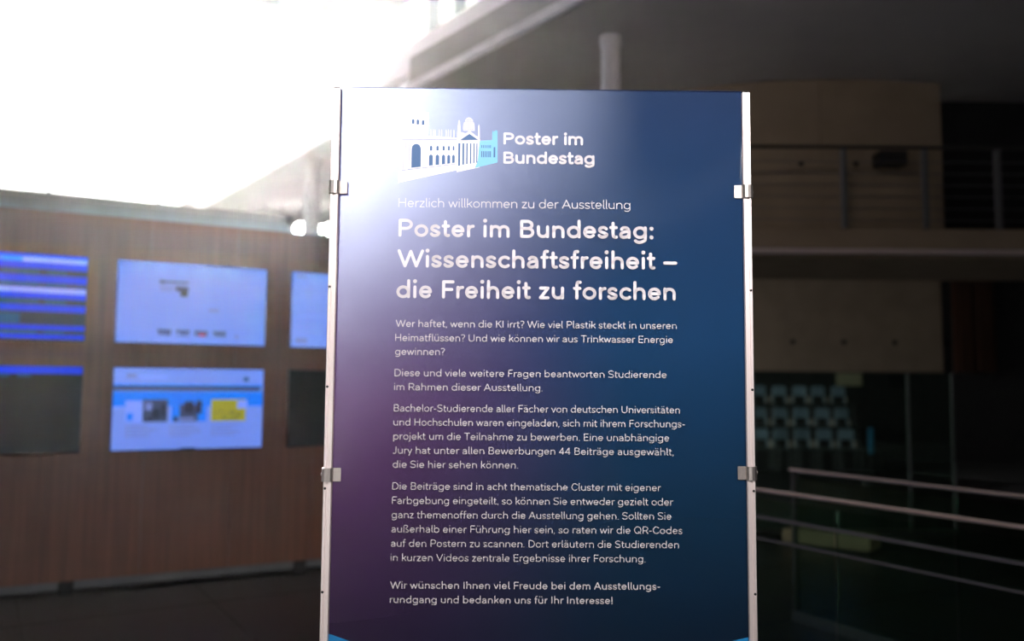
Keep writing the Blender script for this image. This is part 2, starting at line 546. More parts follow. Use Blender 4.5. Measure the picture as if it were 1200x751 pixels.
def monitor(u0, z0, label, content, w=1.125, h=0.642):
    e_ = empty('wall_monitor')
    e_.matrix_world = Matrix.Translation((-3.617, 6.19, 0)) @ Matrix.Rotation(WA, 4, 'Z') @ Matrix.Translation((u0, 0, z0))
    tag(e_, label, 'monitor', 'wall monitors on the wooden wall')
    link('housing', BX(0.0, w, -0.045, 0.0, 0, h, bev=0.004), M['black'], e_)
    scr = link('screen', BX(0.008, w - 0.008, -0.048, -0.044, 0.010, h - 0.008), content[0], e_)
    mats = []
    bm = bmesh.new()
    for i, (x0, x1, y0, y1, m) in enumerate(content[1]):
        if m not in mats: mats.append(m)
        d = 0.0484 + 0.00012 * i
        box(bm, 0.008 + x0 * (w - 0.016), 0.008 + x1 * (w - 0.016), -d, -0.047, 0.010 + (1 - y1) * (h - 0.018), 0.010 + (1 - y0) * (h - 0.018), mats.index(m))
    if mats:
        link('screen_image', bm, mats, scr)['kind'] = 'stuff'
    return e_


r_ = random.Random(3)
c1 = [(0, 1, 0.0, 0.17, SC['blue']), (0, 1, 0.03, 0.09, SC['azure']), (0.62, 1, 0.04, 0.09, SC['blue2']), (0.0, .5, 0.045, 0.07, SC['mid']),
      (0, 1, 0.24, 0.33, SC['blue']), (0, 1, 0.35, 0.37, SC['grey']), (0, 1, 0.38, 0.52, SC['blue']), (0, 1, 0.39, 0.45, SC['blue2']),
      (0, 1, 0.59, 0.67, SC['blue']), (0.42, 0.62, 0.70, 0.82, SC['teal']), (0, 1, 0.83, 0.885, SC['blue']), (0, 1, 0.94, 0.99, SC['blue'])]
# narrow teal columns of figures between the bars
for y in (0.19, 0.34, 0.54, 0.90):
    c1.append((0.5, 0.72, y, y + 0.03, SC['teal']))
    c1.append((0.76, 0.88, y, y + 0.03, SC['teal']))
monitor(-0.662, 1.855, 'upper monitor at the left edge showing horizontal blue bars on black', (SC['slate'], c1))
monitor(-2.0, 1.855, 'upper monitor beyond the left edge of the picture showing blue bars', (SC['slate'], c1))
c2_ = [(0.265, 0.46, 0.22, 0.242, SC['grey']), (0.27, 0.30, 0.215, 0.25, SC['slate']), (0.265, 0.44, 0.262, 0.276, SC['mid']), (0.27, 0.42, 0.298, 0.318, SC['mid']),
       (0.375, 0.46, 0.285, 0.345, SC['grey']), (0.405, 0.455, 0.345, 0.41, SC['olive']), (0.27, 0.36, 0.335, 0.35, SC['mid']),
       (0.60, 0.67, 0.55, 0.585, SC['mid']), (0.03, 0.038, 0.03, 0.07, SC['mid']), (0.79, 0.81, 0.87, 0.92, SC['mid'])]
for k in range(4):
    x0 = 0.265 + 0.123 * k
    m_ = (SC['slate'], SC['slate'], SC['grey'], SC['grey'])[k]
    for q in range(5):
        hgt = 0.03 + 0.035 * r_.random()
        c2_.append((x0 + 0.018 * q, x0 + 0.018 * q + 0.015, 0.83, 0.83 + hgt, m_))
        c2_.append((x0 + 0.018 * q, x0 + 0.018 * q + 0.011, 0.885, 0.90 + 0.01 * q / 5, m_))
    if k == 2:
        c2_.append((x0 + 0.03, x0 + 0.07, 0.87, 0.90, SC['red']))
monitor(0.660, 1.855, 'upper monitor in the middle column showing a pale page with four small dark pictures', (SC['peri'], c2_))
c3_ = [(0.03, 0.10, 0.03, 0.07, SC['mid']), (0.06, 0.9, 0.30, 0.315, SC['peri2']), (0.06, 0.8, 0.36, 0.372, SC['peri2']), (0.06, 0.85, 0.58, 0.592, SC['peri2']), (0.03, 0.12, 0.88, 0.95, SC['mid'])]
monitor(1.985, 1.855, 'upper monitor cut off by the poster board showing a pale blue page', (SC['peri'], c3_))
c4_ = [(0, 1, 0.0, 0.085, SC['blue']), (0.5, 0.58, 0.095, 0.12, SC['teal']), (0.62, 0.70, 0.095, 0.12, SC['teal'])]
monitor(-0.662, 1.035, 'lower monitor at the left edge, black with one blue bar along its top', (SC['night'], c4_))
monitor(-2.0, 1.035, 'lower monitor beyond the left edge of the picture, black with blue top bar', (SC['night'], c4_))
c5_ = [(0, 1, 0.0, 0.20, SC['peri']), (0.0, 1, 0.195, 0.22, SC['azure']), (0.08, 0.14, 0.07, 0.12, SC['mid']), (0.16, 0.34, 0.09, 0.13, SC['peri2']),
       (0.86, 0.895, 0.10, 0.15, SC['teal']), (0, 0.98, 0.22, 0.275, SC['grey']),
       (0, 1, 0.285, 0.47, SC['azure']), (0.0, 0.07, 0.47, 0.50, SC['peri2']),
       (0.08, 0.19, 0.40, 0.66, SC['peri2']), (0.19, 0.35, 0.385, 0.66, SC['grey']), (0.205, 0.25, 0.42, 0.52, SC['mid']), (0.09, 0.13, 0.55, 0.64, SC['azure']), (0.25, 0.30, 0.50, 0.62, SC['slate']),
       (0.22, 0.25, 0.60, 0.65, SC['slate']), (0.31, 0.335, 0.44, 0.60, SC['slate']),
       (0.375, 0.61, 0.40, 0.66, SC['azure']), (0.43, 0.55, 0.45, 0.66, SC['grey']), (0.46, 0.52, 0.41, 0.55, SC['slate']), (0.54, 0.575, 0.40, 0.56, SC['slate']), (0.42, 0.53, 0.61, 0.645, SC['mid']), (0.39, 0.42, 0.60, 0.66, SC['slate']),
       (0.64, 0.88, 0.385, 0.66, SC['yellow']), (0.82, 0.89, 0.40, 0.50, SC['peri2'])]
for q in range(24):
    xx, yy = 0.645 + 0.2 * r_.random(), 0.52 + 0.11 * r_.random()
    c5_.append((xx, xx + 0.012, yy, yy + 0.016, SC['olive']))
for x0 in (0.08, 0.365, 0.64):
    for q in range(4):
        c5_.append((x0, x0 + 0.14 + 0.08 * r_.random(), 0.705 + 0.04 * q, 0.72 + 0.04 * q, SC['mid']))
c5_.append((0.44, 0.54, 0.985, 1.0, SC['slate']))
monitor(0.660, 1.035, 'lower monitor in the middle column showing a blue web page with three pictures', (SC['peri'], c5_))
monitor(1.985, 1.035, 'lower monitor cut off by the poster board, dark and switched off', (SC['off'], []))

# ------------------------------------------------------------------ balustrades on the right
def balustrade(a, b_, label, rails):
    a, b_ = Vector(a), Vector(b_)
    d = (b_ - a)
    L = d.length
    ang = math.atan2(d.y, d.x)
    e_ = empty('glass_balustrade', (a.x, a.y, 0), ang)
    tag(e_, label, 'balustrade')
    hr = bmesh.new(); box(hr, 0, L, -0.010, 0.010, 0.990, 1.009, bev=0.005)
    link('handrail', hr, M['chrome'], e_)
    for z, r in rails:
        link('lower_rail', BX(0, L, -r, r, z - r * .6, z + r * .6), M['rail_dim'], e_)
    n = max(1, round(L / 1.35))
    for k in range(n):
        link('glass_pane', BX(L * k / n + 0.01, L * (k + 1) / n - 0.01, 0.016, 0.028, 0.06, 0.95), M['glass'], e_)
    link('base_shoe', BX(0, L, 0.002, 0.042, 0.0, 0.065), M['rail_dim'], e_)
    for xx in (0.02, L - 0.02):
        link('post', BX(xx - 0.012, xx + 0.012, 0.004, 0.040, 0.065, 0.988), M['dark'], e_)
    return e_


balustrade((0.86, 5.53), (3.05, 1.80), 'nearer glass balustrade with bright steel handrail beside the poster board', ((0.855, 0.011), (0.74, 0.008)))
balustrade((1.895, 5.868), (3.60, 2.74), 'further glass balustrade whose handrail starts clear of the poster board', ())

bn = Vector((3.36 - 2.709, 8.105 - 8.639)); bl = bn.length
be = empty('lit_step_block', (2.709, 8.639, 0), math.atan2(bn.y, bn.x))  # beige block built in place of a lit step at the wall base
tag(be, 'low beige block in place of a lit step on the dark floor behind the glass balustrades', 'lit_step')
link('seat', BX(0, bl, 0, 0.34, 0.03, 0.155, bev=0.005), M['lit_step'], be)
link('base', BX(0.04, bl - 0.04, 0.04, 0.30, 0, 0.03), M['dark'], be)

# glass screens below the gallery
for x0, x1, lab in ((0.9, 2.62, 'tall green glass screen below the gallery, mostly hidden behind the poster board'),
                    (2.64, 4.30, 'tall green glass screen below the gallery, right beside the poster board'),
                    (4.33, 4.78, 'narrow green glass screen at the right end below the gallery')):
    e_ = empty('glass_screen', (x0, 9.3, 0))
    tag(e_, lab, 'screen', 'glass screens below the gallery')
    link('glass_pane', BX(0.0, x1 - x0, 0, 0.012, 0.05, 1.72), M['glass'], e_)
    link('base_rail', BX(0.0, x1 - x0, -0.02, 0.032, 0.0, 0.05), M['dark'], e_)
    link('edge_profile', BX(x1 - x0, x1 - x0 + 0.018, -0.01, 0.022, 0.0, 1.72), M['rail_dim'], e_)

# tiered seating
tier = empty('seating_platform', (4.7, 15.6, 0))
tag(tier, 'dark stepped platform carrying the rows of blue grey chairs', 'platform')
for k, (y0, z1) in enumerate(((0.75, 0.37), (1.5, 0.80))):
    link('step', BX(-2.6, 2.4, y0, 2.4 if k else 1.5, 0, z1), M['dark'], tier)


def chair():
    r = empty('chair')
    bm = bmesh.new(); box(bm, -0.17, 0.17, -0.19, 0.17, 0.42, 0.45, bev=0.01)
    link('seat', bm, M['seat_dark'], r)
    bm = bmesh.new()
    box(bm, -0.12, 0.12, 0.17, 0.195, 0.60, 0.80, bev=0.02)
    box(bm, -0.14, -0.11, 0.165, 0.19, 0.45, 0.78, bev=0.008)
    box(bm, 0.11, 0.14, 0.165, 0.19, 0.45, 0.78, bev=0.008)
    link('backrest', bm, M['chair'], r)
    for sx in (-1, 1):
        for sy, yy in ((-1, -0.17), (1, 0.17)):
            link('leg', tube(bmesh.new(), (0.16 * sx, yy, 0.42), (0.175 * sx, yy + 0.03 * sy, 0), 0.010, seg=6), M['rail_dim'], r)
        link('back_post', tube(bmesh.new(), (0.16 * sx, 0.165, 0.43), (0.16 * sx, 0.185, 0.58), 0.010, seg=6), M['chrome'], r)
    return r


def copy_tree(o):
    c = o.copy(); COL.objects.link(c)
    for ch in o.children:
        d = ch.copy(); COL.objects.link(d); d.parent = c
    return c


proto = None
ordn = ('nearest to the poster board', 'second from the poster board', 'third from the poster board', 'fourth from the poster board', 'furthest from the poster board')
rown = ('front row', 'middle row', 'back row')
for rr, (yy, zz, x0, dx) in enumerate(((15.95, 0.0, 4.66, 0.40), (16.75, 0.37, 4.90, 0.405), (17.55, 0.80, 5.12, 0.41))):
    for cc in range(5):
        if proto is None:
            proto = chair(); o = proto
        else:
            o = copy_tree(proto)
        o.location = (x0 + dx * cc, yy, zz)
        o.rotation_euler = (0, 0, radians(-6 + 3 * ((cc * 7 + rr * 3) % 4)))
        tag(o, 'blue grey chair in the %s, %s' % (rown[rr], ordn[cc]), 'chair', 'chairs behind the green glass')

sg = link('wall_notice', BX(7.18, 7.74, 18.89, 18.915, 1.62, 1.90), M['pale'])
tag(sg, 'pale rectangular notice on the far wall above the chairs', 'notice')
sg = link('wall_notice', BX(8.31, 8.74, 18.89, 18.915, 1.62, 1.90), M['black'])
tag(sg, 'dark rectangular panel on the far wall right of the chairs', 'notice')
bp_ = empty('info_stele', (5.86, 14.0, 0))
tag(bp_, 'slim blue upright panel standing right of the chairs', 'sign')
link('panel', BX(-0.035, 0.035, -0.015, 0.015, 0.50, 0.92), M['blue_panel'], bp_)
link('base', BX(-0.12, 0.12, -0.10, 0.10, 0.0, 0.05), M['dark'], bp_)
link('pole', BX(-0.012, 0.012, -0.012, 0.012, 0.05, 0.50), M['dark'], bp_)


# ------------------------------------------------------------------ lettering: rounded single-stroke alphabet
CAP, XH, ASC, DSC = 0.705, 0.484, 0.735, -0.195


def arc(cx, cy, rx, ry, a0, a1, n=None):
    n = n or max(3, int(abs(a1 - a0) / 22))
    return [(cx + rx * cos(radians(a0 + (a1 - a0) * i / n)), cy + ry * sin(radians(a0 + (a1 - a0) * i / n))) for i in range(n + 1)]


def spl(p, n=4):
    out = []
    q = [p[0]] + list(p) + [p[-1]]
    for i in range(1, len(q) - 2):
        a, b_, c, d = q[i - 1], q[i], q[i + 1], q[i + 2]
        for k in range(n):
            s = k / n
            out.append(tuple(0.5 * ((2 * b_[j]) + (-a[j] + c[j]) * s + (2 * a[j] - 5 * b_[j] + 4 * c[j] - d[j]) * s * s + (-a[j] + 3 * b_[j] - 3 * c[j] + d[j]) * s ** 3) for j in (0, 1)))
    out.append(p[-1])
    return out


WS = 1.0   # letter width factor
BS = 1.0   # side bearing factor


def glyph(ch, h):
    """strokes (centre lines), outline width, left bearing, right bearing; h is half the pen width"""
    B, X, A, C, D = h, XH - h, ASC - h, CAP - h, DSC + h
    ST, RD, DI = 0.078, 0.046, 0.014
    def W(w): return w * WS - 2 * h
    mid = (B + X) / 2
    ry = (X - B) / 2
    dots = {'ä': 'a', 'ö': 'o', 'ü': 'u', 'Ä': 'A', 'Ö': 'O', 'Ü': 'U'}
    if ch in dots:
        s, w, l, r = glyph(dots[ch], h)
        cx = w * WS / 2 - h
        y = 0.655 if ch in 'äöü' else 0.85
        s = s + [[(cx - 0.095, y), (cx - 0.094, y)], [(cx + 0.095, y), (cx + 0.096, y)]]
        return s, w, l, r
    if ch == ' ': return [], 0.26, 0, 0
    if ch == 'o':
        w = W(.505); return [arc(w/2, mid, w/2, ry, 0, 360, 20)], .505, RD, RD
    if ch == 'a':
        w = W(.415)
        return [spl([(.03, X-.065), (w*.27, X-.01), (w*.55, X), (w*.86, X-.045), (w, X-.15)]) + [(w, B)],
                spl([(w, mid+.035), (w*.55, mid+.03), (w*.14, mid-.02), (0, B+.095), (w*.12, B+.02), (w*.42, B), (w*.80, B+.035), (w, B+.13)])], .415, .05, .075
    if ch in 'bdpqg':
        w = W(.50)
        ell = arc(w/2, mid, w/2, ry, 0, 360, 20)
        if ch == 'b': return [ell, [(0, A), (0, B)]], .50, ST, RD
        if ch == 'd': return [ell, [(w, A), (w, B)]], .50, RD, ST
        if ch == 'p': return [ell, [(0, X), (0, D)]], .50, ST, RD
        if ch == 'q': return [ell, [(w, X), (w, D)]], .50, RD, ST
        return [ell, [(w, X), (w, -.02)] + spl([(w, -.02), (w*.93, D+.07), (w*.52, D), (w*.2, D+.02), (.035, D+.06)])], .50, RD, ST
    if ch == 'c':
        w = W(.43); rx = W(.49)/2
        return [arc(rx, mid, rx, ry, 48, 312)], .43, RD, .03
    if ch == 'e':
        w = W(.475)
        return [[(0, mid+.005), (w, mid+.005)] + arc(w/2, mid, w/2, ry, 4, 318)], .475, RD, .045
    if ch == 'f':
        w = W(.31)
        return [spl([(w, A-.004), (w*.66, A), (.10, A-.045), (.085, A-.16)]) + [(.085, B)], [(-.005, X), (w*.95, X)]], .31, .02, .0
    if ch == 'h' or ch == 'n' or ch == 'r' or ch == 'm':
        w = W(.445)
        if ch == 'r':
            w = W(.28)
            return [[(0, X), (0, B)], spl([(0, mid+.04), (w*.22, X-.06), (w*.6, X-.012), (w, X)])], .28, ST, .0
        if ch == 'm':
            w = W(.72); q = w/2
            return [[(0, X), (0, B)], [(0, X-q*.55)] + arc(q/2, X-.14, q/2, .14, 180, 0, 8) + [(q, B)], [(q, X-q*.55)] + arc(q*1.5, X-.14, q/2, .14, 180, 0, 8) + [(w, B)]], .72, ST, ST-.006
        top = A if ch == 'h' else X
        return [[(0, top), (0, B)], [(0, X-.17)] + arc(w/2, X-.16, w/2, .16, 180, 0, 8) + [(w, B)]], .445, ST, ST-.006
    if ch == 'u':
        w = W(.445)
        return [[(0, X), (0, B+.16)] + arc(w/2, B+.16, w/2, .16, 180, 360, 8), [(w, X), (w, B)]], .445, ST-.006, ST
    if ch == 'i': return [[(0, X), (0, B)], [(0, .66), (.001, .66)]], 2*h, ST+.002, ST+.002
    if ch == 'j': return [[(.04, X), (.04, -.05)] + spl([(.04, -.05), (.02, D+.04), (-.05, D)]), [(.04, .66), (.041, .66)]], 2*h+.04, .02, ST
    if ch == 'l': return [[(0, A), (0, B+.09)] + spl([(0, B+.09), (.02, B+.02), (.075, B)])], 2*h+.075, ST, .012
    if ch == 'k':
        w = W(.41); return [[(0, A), (0, B)], [(w*.93, X), (.02, mid-.02)], [(w*.34, mid+.055), (w, B)]], .41, ST, .01
    if ch == 's':
        w = W(.38)
        return [spl([(w*.95, X-.055), (w*.72, X-.01), (w*.48, X), (w*.14, X-.035), (.01, X-.10), (w*.16, mid+.03), (w*.55, mid-.015), (w*.9, mid-.06), (w, B+.095), (w*.84, B+.025), (w*.48, B), (w*.2, B+.012), (0, B+.06)], 3)], .38, .035, .04
    if ch == 't':
        w = W(.31)
        return [[(.08, XH+.11), (.08, B+.13)] + spl([(.08, B+.13), (.10, B+.03), (.17, B), (w, B+.008)]), [(-.005, X), (w*.97, X)]], .31, .02, .015
    if ch in 'vy':
        w = W(.45)
        if ch == 'v': return [[(0, X), (w/2, B), (w, X)]], .45, DI, DI
        return [[(0, X), (w/2, B+.01)], [(w, X), (w*.30, D)]], .45, DI, DI
    if ch == 'w':
        w = W(.70); return [[(0, X), (w*.26, B), (w*.5, X-.01), (w*.74, B), (w, X)]], .70, DI, DI
    if ch == 'x':
        w = W(.42); return [[(0, X), (w, B)], [(w, X), (0, B)]], .42, .02, .02
    if ch == 'z':
        w = W(.38); return [[(0, X), (w, X), (0, B), (w, B)]], .38, .04, .04
    if ch == 'ß':
        w = W(.50)
        return [[(0, B), (0, A-.16)] + spl([(0, A-.16), (w*.1, A-.04), (w*.42, A), (w*.78, A-.06), (w*.80, A-.17), (w*.55, A-.26), (w*.50, mid+.10), (w*.75, mid+.03), (w, mid-.05), (w*.98, B+.07), (w*.72, B), (w*.45, B+.02)], 3)], .50, ST, .05
    # capitals
    if ch == 'A':
        w = W(.66); return [[(0, B), (w/2, C), (w, B)], [(w*.17, B+.2), (w*.83, B+.2)]], .66, DI, DI
    if ch == 'B':
        w = W(.52); m_ = (B+C)/2+.015
        return [[(0, B), (0, C)], [(0, C), (w*.5, C)] + arc(w*.52, (C+m_)/2, w*.40, (C-m_)/2, 90, -90, 8) + [(0, m_)],
                [(0, m_), (w*.55, m_)] + arc(w*.58, (B+m_)/2, w*.42, (m_-B)/2, 90, -90, 8) + [(0, B)]], .52, .09, .05
    if ch == 'C':
        w = W(.60); return [arc(.33-h, CAP/2, .33-h, CAP/2-h, 42, 318, 16)], .60, .05, .03
    if ch == 'D':
        w = W(.59); return [[(0, B), (0, C), (w*.38, C)] + arc(w*.4, CAP/2, w*.6, CAP/2-h, 90, -90, 12) + [(0, B)]], .59, .09, .05
    if ch == 'E':
        w = W(.46); return [[(w, C), (0, C), (0, B), (w, B)], [(0, CAP/2+.01), (w*.9, CAP/2+.01)]], .46, .09, .04
    if ch == 'F':
        w = W(.45); return [[(w, C), (0, C), (0, B)], [(0, CAP/2), (w*.88, CAP/2)]], .45, .09, .02
    if ch == 'G':
        w = W(.63); return [arc(.33-h, CAP/2, .33-h, CAP/2-h, 42, 300, 16) + [(w, B+.07), (w, CAP/2-.03), (w*.6, CAP/2-.03)]], .63, .05, .07
    if ch == 'H':
        w = W(.56); return [[(0, B), (0, C)], [(w, B), (w, C)], [(0, CAP/2), (w, CAP/2)]], .56, .09, .09
    if ch == 'I': return [[(0, B), (0, C)]], 2*h, .095, .095
    if ch == 'J':
        w = W(.33); return [[(w, C), (w, B+.14)] + spl([(w, B+.14), (w*.85, B+.03), (w*.45, B), (0, B+.02)])], .33, .02, .08
    if ch == 'K':
        w = W(.53); return [[(0, B), (0, C)], [(w*.95, C), (.01, CAP/2-.04)], [(w*.34, CAP/2+.06), (w, B)]], .53, .09, .01
    if ch == 'L':
        w = W(.45); return [[(0, C), (0, B), (w, B)]], .45, .09, .02
    if ch == 'P':
        w = W(.52); m_ = B+.27; return [[(0, B), (0, C), (w*.5, C)] + arc(w*.52, (C+m_)/2, w*.48, (C-m_)/2, 90, -90, 9) + [(0, m_)]], .52, .09, .03
    if ch == 'Q':
        w = W(.68); return [arc(w/2, CAP/2, w/2, CAP/2-h, 0, 360, 22), [(w*.58, B+.16), (w*1.0, B-.03)]], .68, .05, .05
    if ch == 'O':
        w = W(.68); return [arc(w/2, CAP/2, w/2, CAP/2-h, 0, 360, 22)], .68, .05, .05
    if ch == 'R':
        w = W(.54); m_ = B+.27; return [[(0, B), (0, C), (w*.5, C)] + arc(w*.52, (C+m_)/2, w*.44, (C-m_)/2, 90, -90, 9) + [(0, m_)], [(w*.55, m_), (w, B)]], .54, .09, .03
    if ch == 'S':
        w = W(.52)
        return [spl([(w*.96, C-.07), (w*.78, C-.015), (w*.5, C), (w*.15, C-.04), (.01, C-.15), (w*.12, CAP/2+.07), (w*.5, CAP/2+.01), (w*.88, CAP/2-.06), (w, B+.155), (w*.86, B+.04), (w*.48, B), (w*.2, B+.015), (0, B+.08)], 3)], .52, .045, .05
    if ch == 'T':
        w = W(.55); return [[(0, C), (w, C)], [(w/2, C), (w/2, B)]], .55, .015, .015
    if ch == 'U':
        w = W(.57); return [[(0, C), (0, B+.2)] + arc(w/2, B+.2, w/2, .2, 180, 360, 10) + [(w, C)]], .57, .085, .085
    if ch == 'V':
        w = W(.64); return [[(0, C), (w/2, B), (w, C)]], .64, .01, .01
    if ch == 'W':
        w = W(.96); return [[(0, C), (w*.26, B), (w*.5, C-.02), (w*.74, B), (w, C)]], .96, .01, .01
    if ch == '4':
        w = W(.52); return [[(w*.76, B), (w*.76, C), (0, B+.17), (w, B+.17)]], .52, .03, .03
    if ch == '?':
        w = W(.38); return [spl([(0, C-.05), (w*.25, C-.008), (w*.5, C), (w*.9, C-.05), (w, C-.16), (w*.8, C-.26), (w*.5, C-.35), (w*.46, B+.17)]), [(w*.46, B), (w*.46+.001, B)]], .38, .03, .03
    if ch == '!': return [[(0, C), (0, B+.18)], [(0, B), (.001, B)]], 2*h, .09, .09
    if ch == '.': return [[(0, B+.005), (.001, B+.005)]], 2*h, .065, .065
    if ch == ',': return [[(0, B+.01), (-.025, B-.085)]], 2*h, .07, .06
    if ch == ':': return [[(0, B+.005), (.001, B+.005)], [(0, X-.03), (.001, X-.03)]], 2*h, .075, .075
    if ch == '-': w = W(.26); return [[(0, .26), (w, .26)]], .26, .05, .05
    if ch == '–': w = W(.50); return [[(0, .26), (w, .26)]], .50, .02, .05
    raise ValueError(ch)


def text_line(text, x0, width, v, size, pen, parent, name, label=None, m=None, seg=8, ws=1.0, bs=1.0, xh=0.484):
    global WS, BS, XH
    WS, BS, XH = ws, bs, xh
    h = pen / 2
    cur = 0.0
    strokes = []
    first = True
    last_r = 0
    for ch in text:
        s, w, l, r = glyph(ch, h)
        if w - 2 * h > 0.1: w *= WS
        l, r = l * BS, r * BS
        if ch == ' ':
            cur += w
            continue
        if first:
            l = 0; first = False
        cur += l
        for pl in s:
            strokes.append([(cur + h + p[0], p[1]) for p in pl])
        cur += w + r
        last_r = r
    total = cur - last_r
    kx = width / total           # the line is set to its measured length
    bm = bmesh.new()
    y = -0.0025
    for pl in strokes:
        P = [Vector((x0 + p[0] * kx, -v + p[1] * size)) for p in pl]
        hw = h * size
        for a, b_ in zip(P, P[1:]):
            d = b_ - a
            if d.length < 1e-6: continue
            n_ = Vector((-d.y, d.x)).normalized() * hw
            vs = [bm.verts.new((q.x, y, q.y)) for q in (a + n_, b_ + n_, b_ - n_, a - n_)]
            bm.faces.new(vs)
        js = range(len(P)) if len(P) < 5 else [0, len(P) - 1] + [i for i in range(1, len(P) - 1)
              if (P[i] - P[i-1]).length > 1e-7 and (P[i+1] - P[i]).length > 1e-7 and (P[i] - P[i-1]).normalized().dot((P[i+1] - P[i]).normalized()) < 0.995]
        dotk = 1.32 if len(P) == 2 and (P[1] - P[0]).length < 0.004 * size * 3 else 1.0
        for i in js:
            c = P[i]
            vs = [bm.verts.new((c.x + hw * dotk * cos(2 * pi * k / seg + .2), y, c.y + hw * dotk * sin(2 * pi * k / seg + .2))) for k in range(seg)]
            bm.faces.new(vs)
    me = bpy.data.meshes.new(name)
    bm.to_mesh(me); bm.free()
    me.materials.append(m or M['ink'])
    o = bpy.data.objects.new(name, me)
    COL.objects.link(o)
    o.parent = parent
    if label: o['label'] = label
    return o, kx / size


# ------------------------------------------------------------------ poster board
YAW = radians(0.635)
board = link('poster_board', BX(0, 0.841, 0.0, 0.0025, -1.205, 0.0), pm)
cv = link('glare_sheet', BX(-0.0004, 0.841, -0.0022, -0.0002, -1.205, 0.0), M['glare_scatter'], board)
cv['label'] = 'added milky sheet over the print that scatters the sun as glare'
board.location = (-0.3616, 1.752, 2.1738)
board.rotation_euler = (0, 0, YAW)
tag(board, 'large dark blue exhibition poster board with white German text, held between aluminium poles', 'poster')

eg = bmesh.new()
for a_ in ((0.0, 0.8412, -0.0022, 0.0025, 0.0001, 0.0007), (0.8412, 0.8422, -0.0022, 0.0025, -1.205, 0.0002)):
    box(eg, *a_)
link('edge_sun_stop', eg, pm, board)  # thin strips added to keep direct sun off the sheet edges
bm = bmesh.new()
pts = [(0.0, -1.120)] + [(0.841 * i / 24, -1.120 - 0.055 * (1 - abs(2 * i / 24 - 1) ** 2.6)) for i in range(1, 24)] + [(0.841, -1.123), (0.841, -1.205), (0.0, -1.205)]
bm.faces.new([bm.verts.new((p[0], -0.0024, p[1])) for p in pts])
link('blue_curve', bm, M['curve_blue'], board)['label'] = 'cyan curved band at the foot of the poster'

BODY = 0.0209
lines = [
    ('Herzlich willkommen zu der Ausstellung', 0.1240, 0.4825, 0.2538, 0.0268, 0.052),
    ('Poster im Bundestag:', 0.1247, 0.5290, 0.3162, 0.0535, 0.118),
    ('Wissenschaftsfreiheit –', 0.1235, 0.5800, 0.3802, 0.0535, 0.118),
    ('die Freiheit zu forschen', 0.1225, 0.5775, 0.4441, 0.0535, 0.118),
    ('Wer haftet, wenn die KI irrt? Wie viel Plastik steckt in unseren', 0.1225, 0.5790, 0.5036, BODY, 0.073),
    ('Heimatflüssen? Und wie können wir aus Trinkwasser Energie', 0.1222, 0.5716, 0.5327, BODY, 0.073),
    ('gewinnen?', 0.1222, 0.1019, 0.5612, BODY, 0.073),
    ('Diese und viele weitere Fragen beantworten Studierende', 0.1220, 0.5582, 0.6048, BODY, 0.073),
    ('im Rahmen dieser Ausstellung.', 0.1215, 0.3034, 0.6335, BODY, 0.073),
    ('Bachelor-Studierende aller Fächer von deutschen Universitäten', 0.1218, 0.5851, 0.6767, BODY, 0.073),
    ('und Hochschulen waren eingeladen, sich mit ihrem Forschungs-', 0.1216, 0.5954, 0.7052, BODY, 0.073),
    ('projekt um die Teilnahme zu bewerben. Eine unabhängige', 0.1216, 0.5631, 0.7337, BODY, 0.073),
    ('Jury hat unter allen Bewerbungen 44 Beiträge ausgewählt,', 0.1212, 0.5721, 0.7621, BODY, 0.073),
    ('die Sie hier sehen können.', 0.1214, 0.2542, 0.7905, BODY, 0.073),
    ('Die Beiträge sind in acht thematische Cluster mit eigener', 0.1214, 0.5458, 0.8342, BODY, 0.073),
    ('Farbgebung eingeteilt, so können Sie entweder gezielt oder', 0.1213, 0.5704, 0.8628, BODY, 0.073),
    ('ganz themenoffen durch die Ausstellung gehen. Sollten Sie', 0.1210, 0.5670, 0.8913, BODY, 0.073),
    ('außerhalb einer Führung hier sein, so raten wir die QR-Codes', 0.1210, 0.5892, 0.9197, BODY, 0.073),
    ('auf den Postern zu scannen. Dort erläutern die Studierenden', 0.1208, 0.5820, 0.9481, BODY, 0.073),
    ('in kurzen Videos zentrale Ergebnisse ihrer Forschung.', 0.1208, 0.5139, 0.9764, BODY, 0.073),
    ('Wir wünschen Ihnen viel Freude bei dem Ausstellungs-', 0.1206, 0.5436, 1.0308, BODY, 0.088),
    ('rundgang und bedanken uns für Ihr Interesse!', 0.1206, 0.4473, 1.0591, BODY, 0.088),
]
for k, (tx, x0, w, v, sz, pen) in enumerate(lines):
    big = sz > 0.05
    _, ratio = text_line(tx, x0, w, v, sz, pen, board, 'heading_line' if big or k == 0 else 'text_line', seg=14 if big else 8,
                         ws=1.05 if big else 1.0, bs=0.78 if big else 0.97, xh=0.494 if big else 0.486)
for tx, x0, w, v in (('Poster im', 0.3412, 0.1664, 0.1190), ('Bundestag', 0.3412, 0.1903, 0.1598)):
    _, ratio = text_line(tx, x0, w, v, 0.0360, 0.135, board, 'logo_line', seg=12, ws=1.24, bs=0.75, xh=0.54)

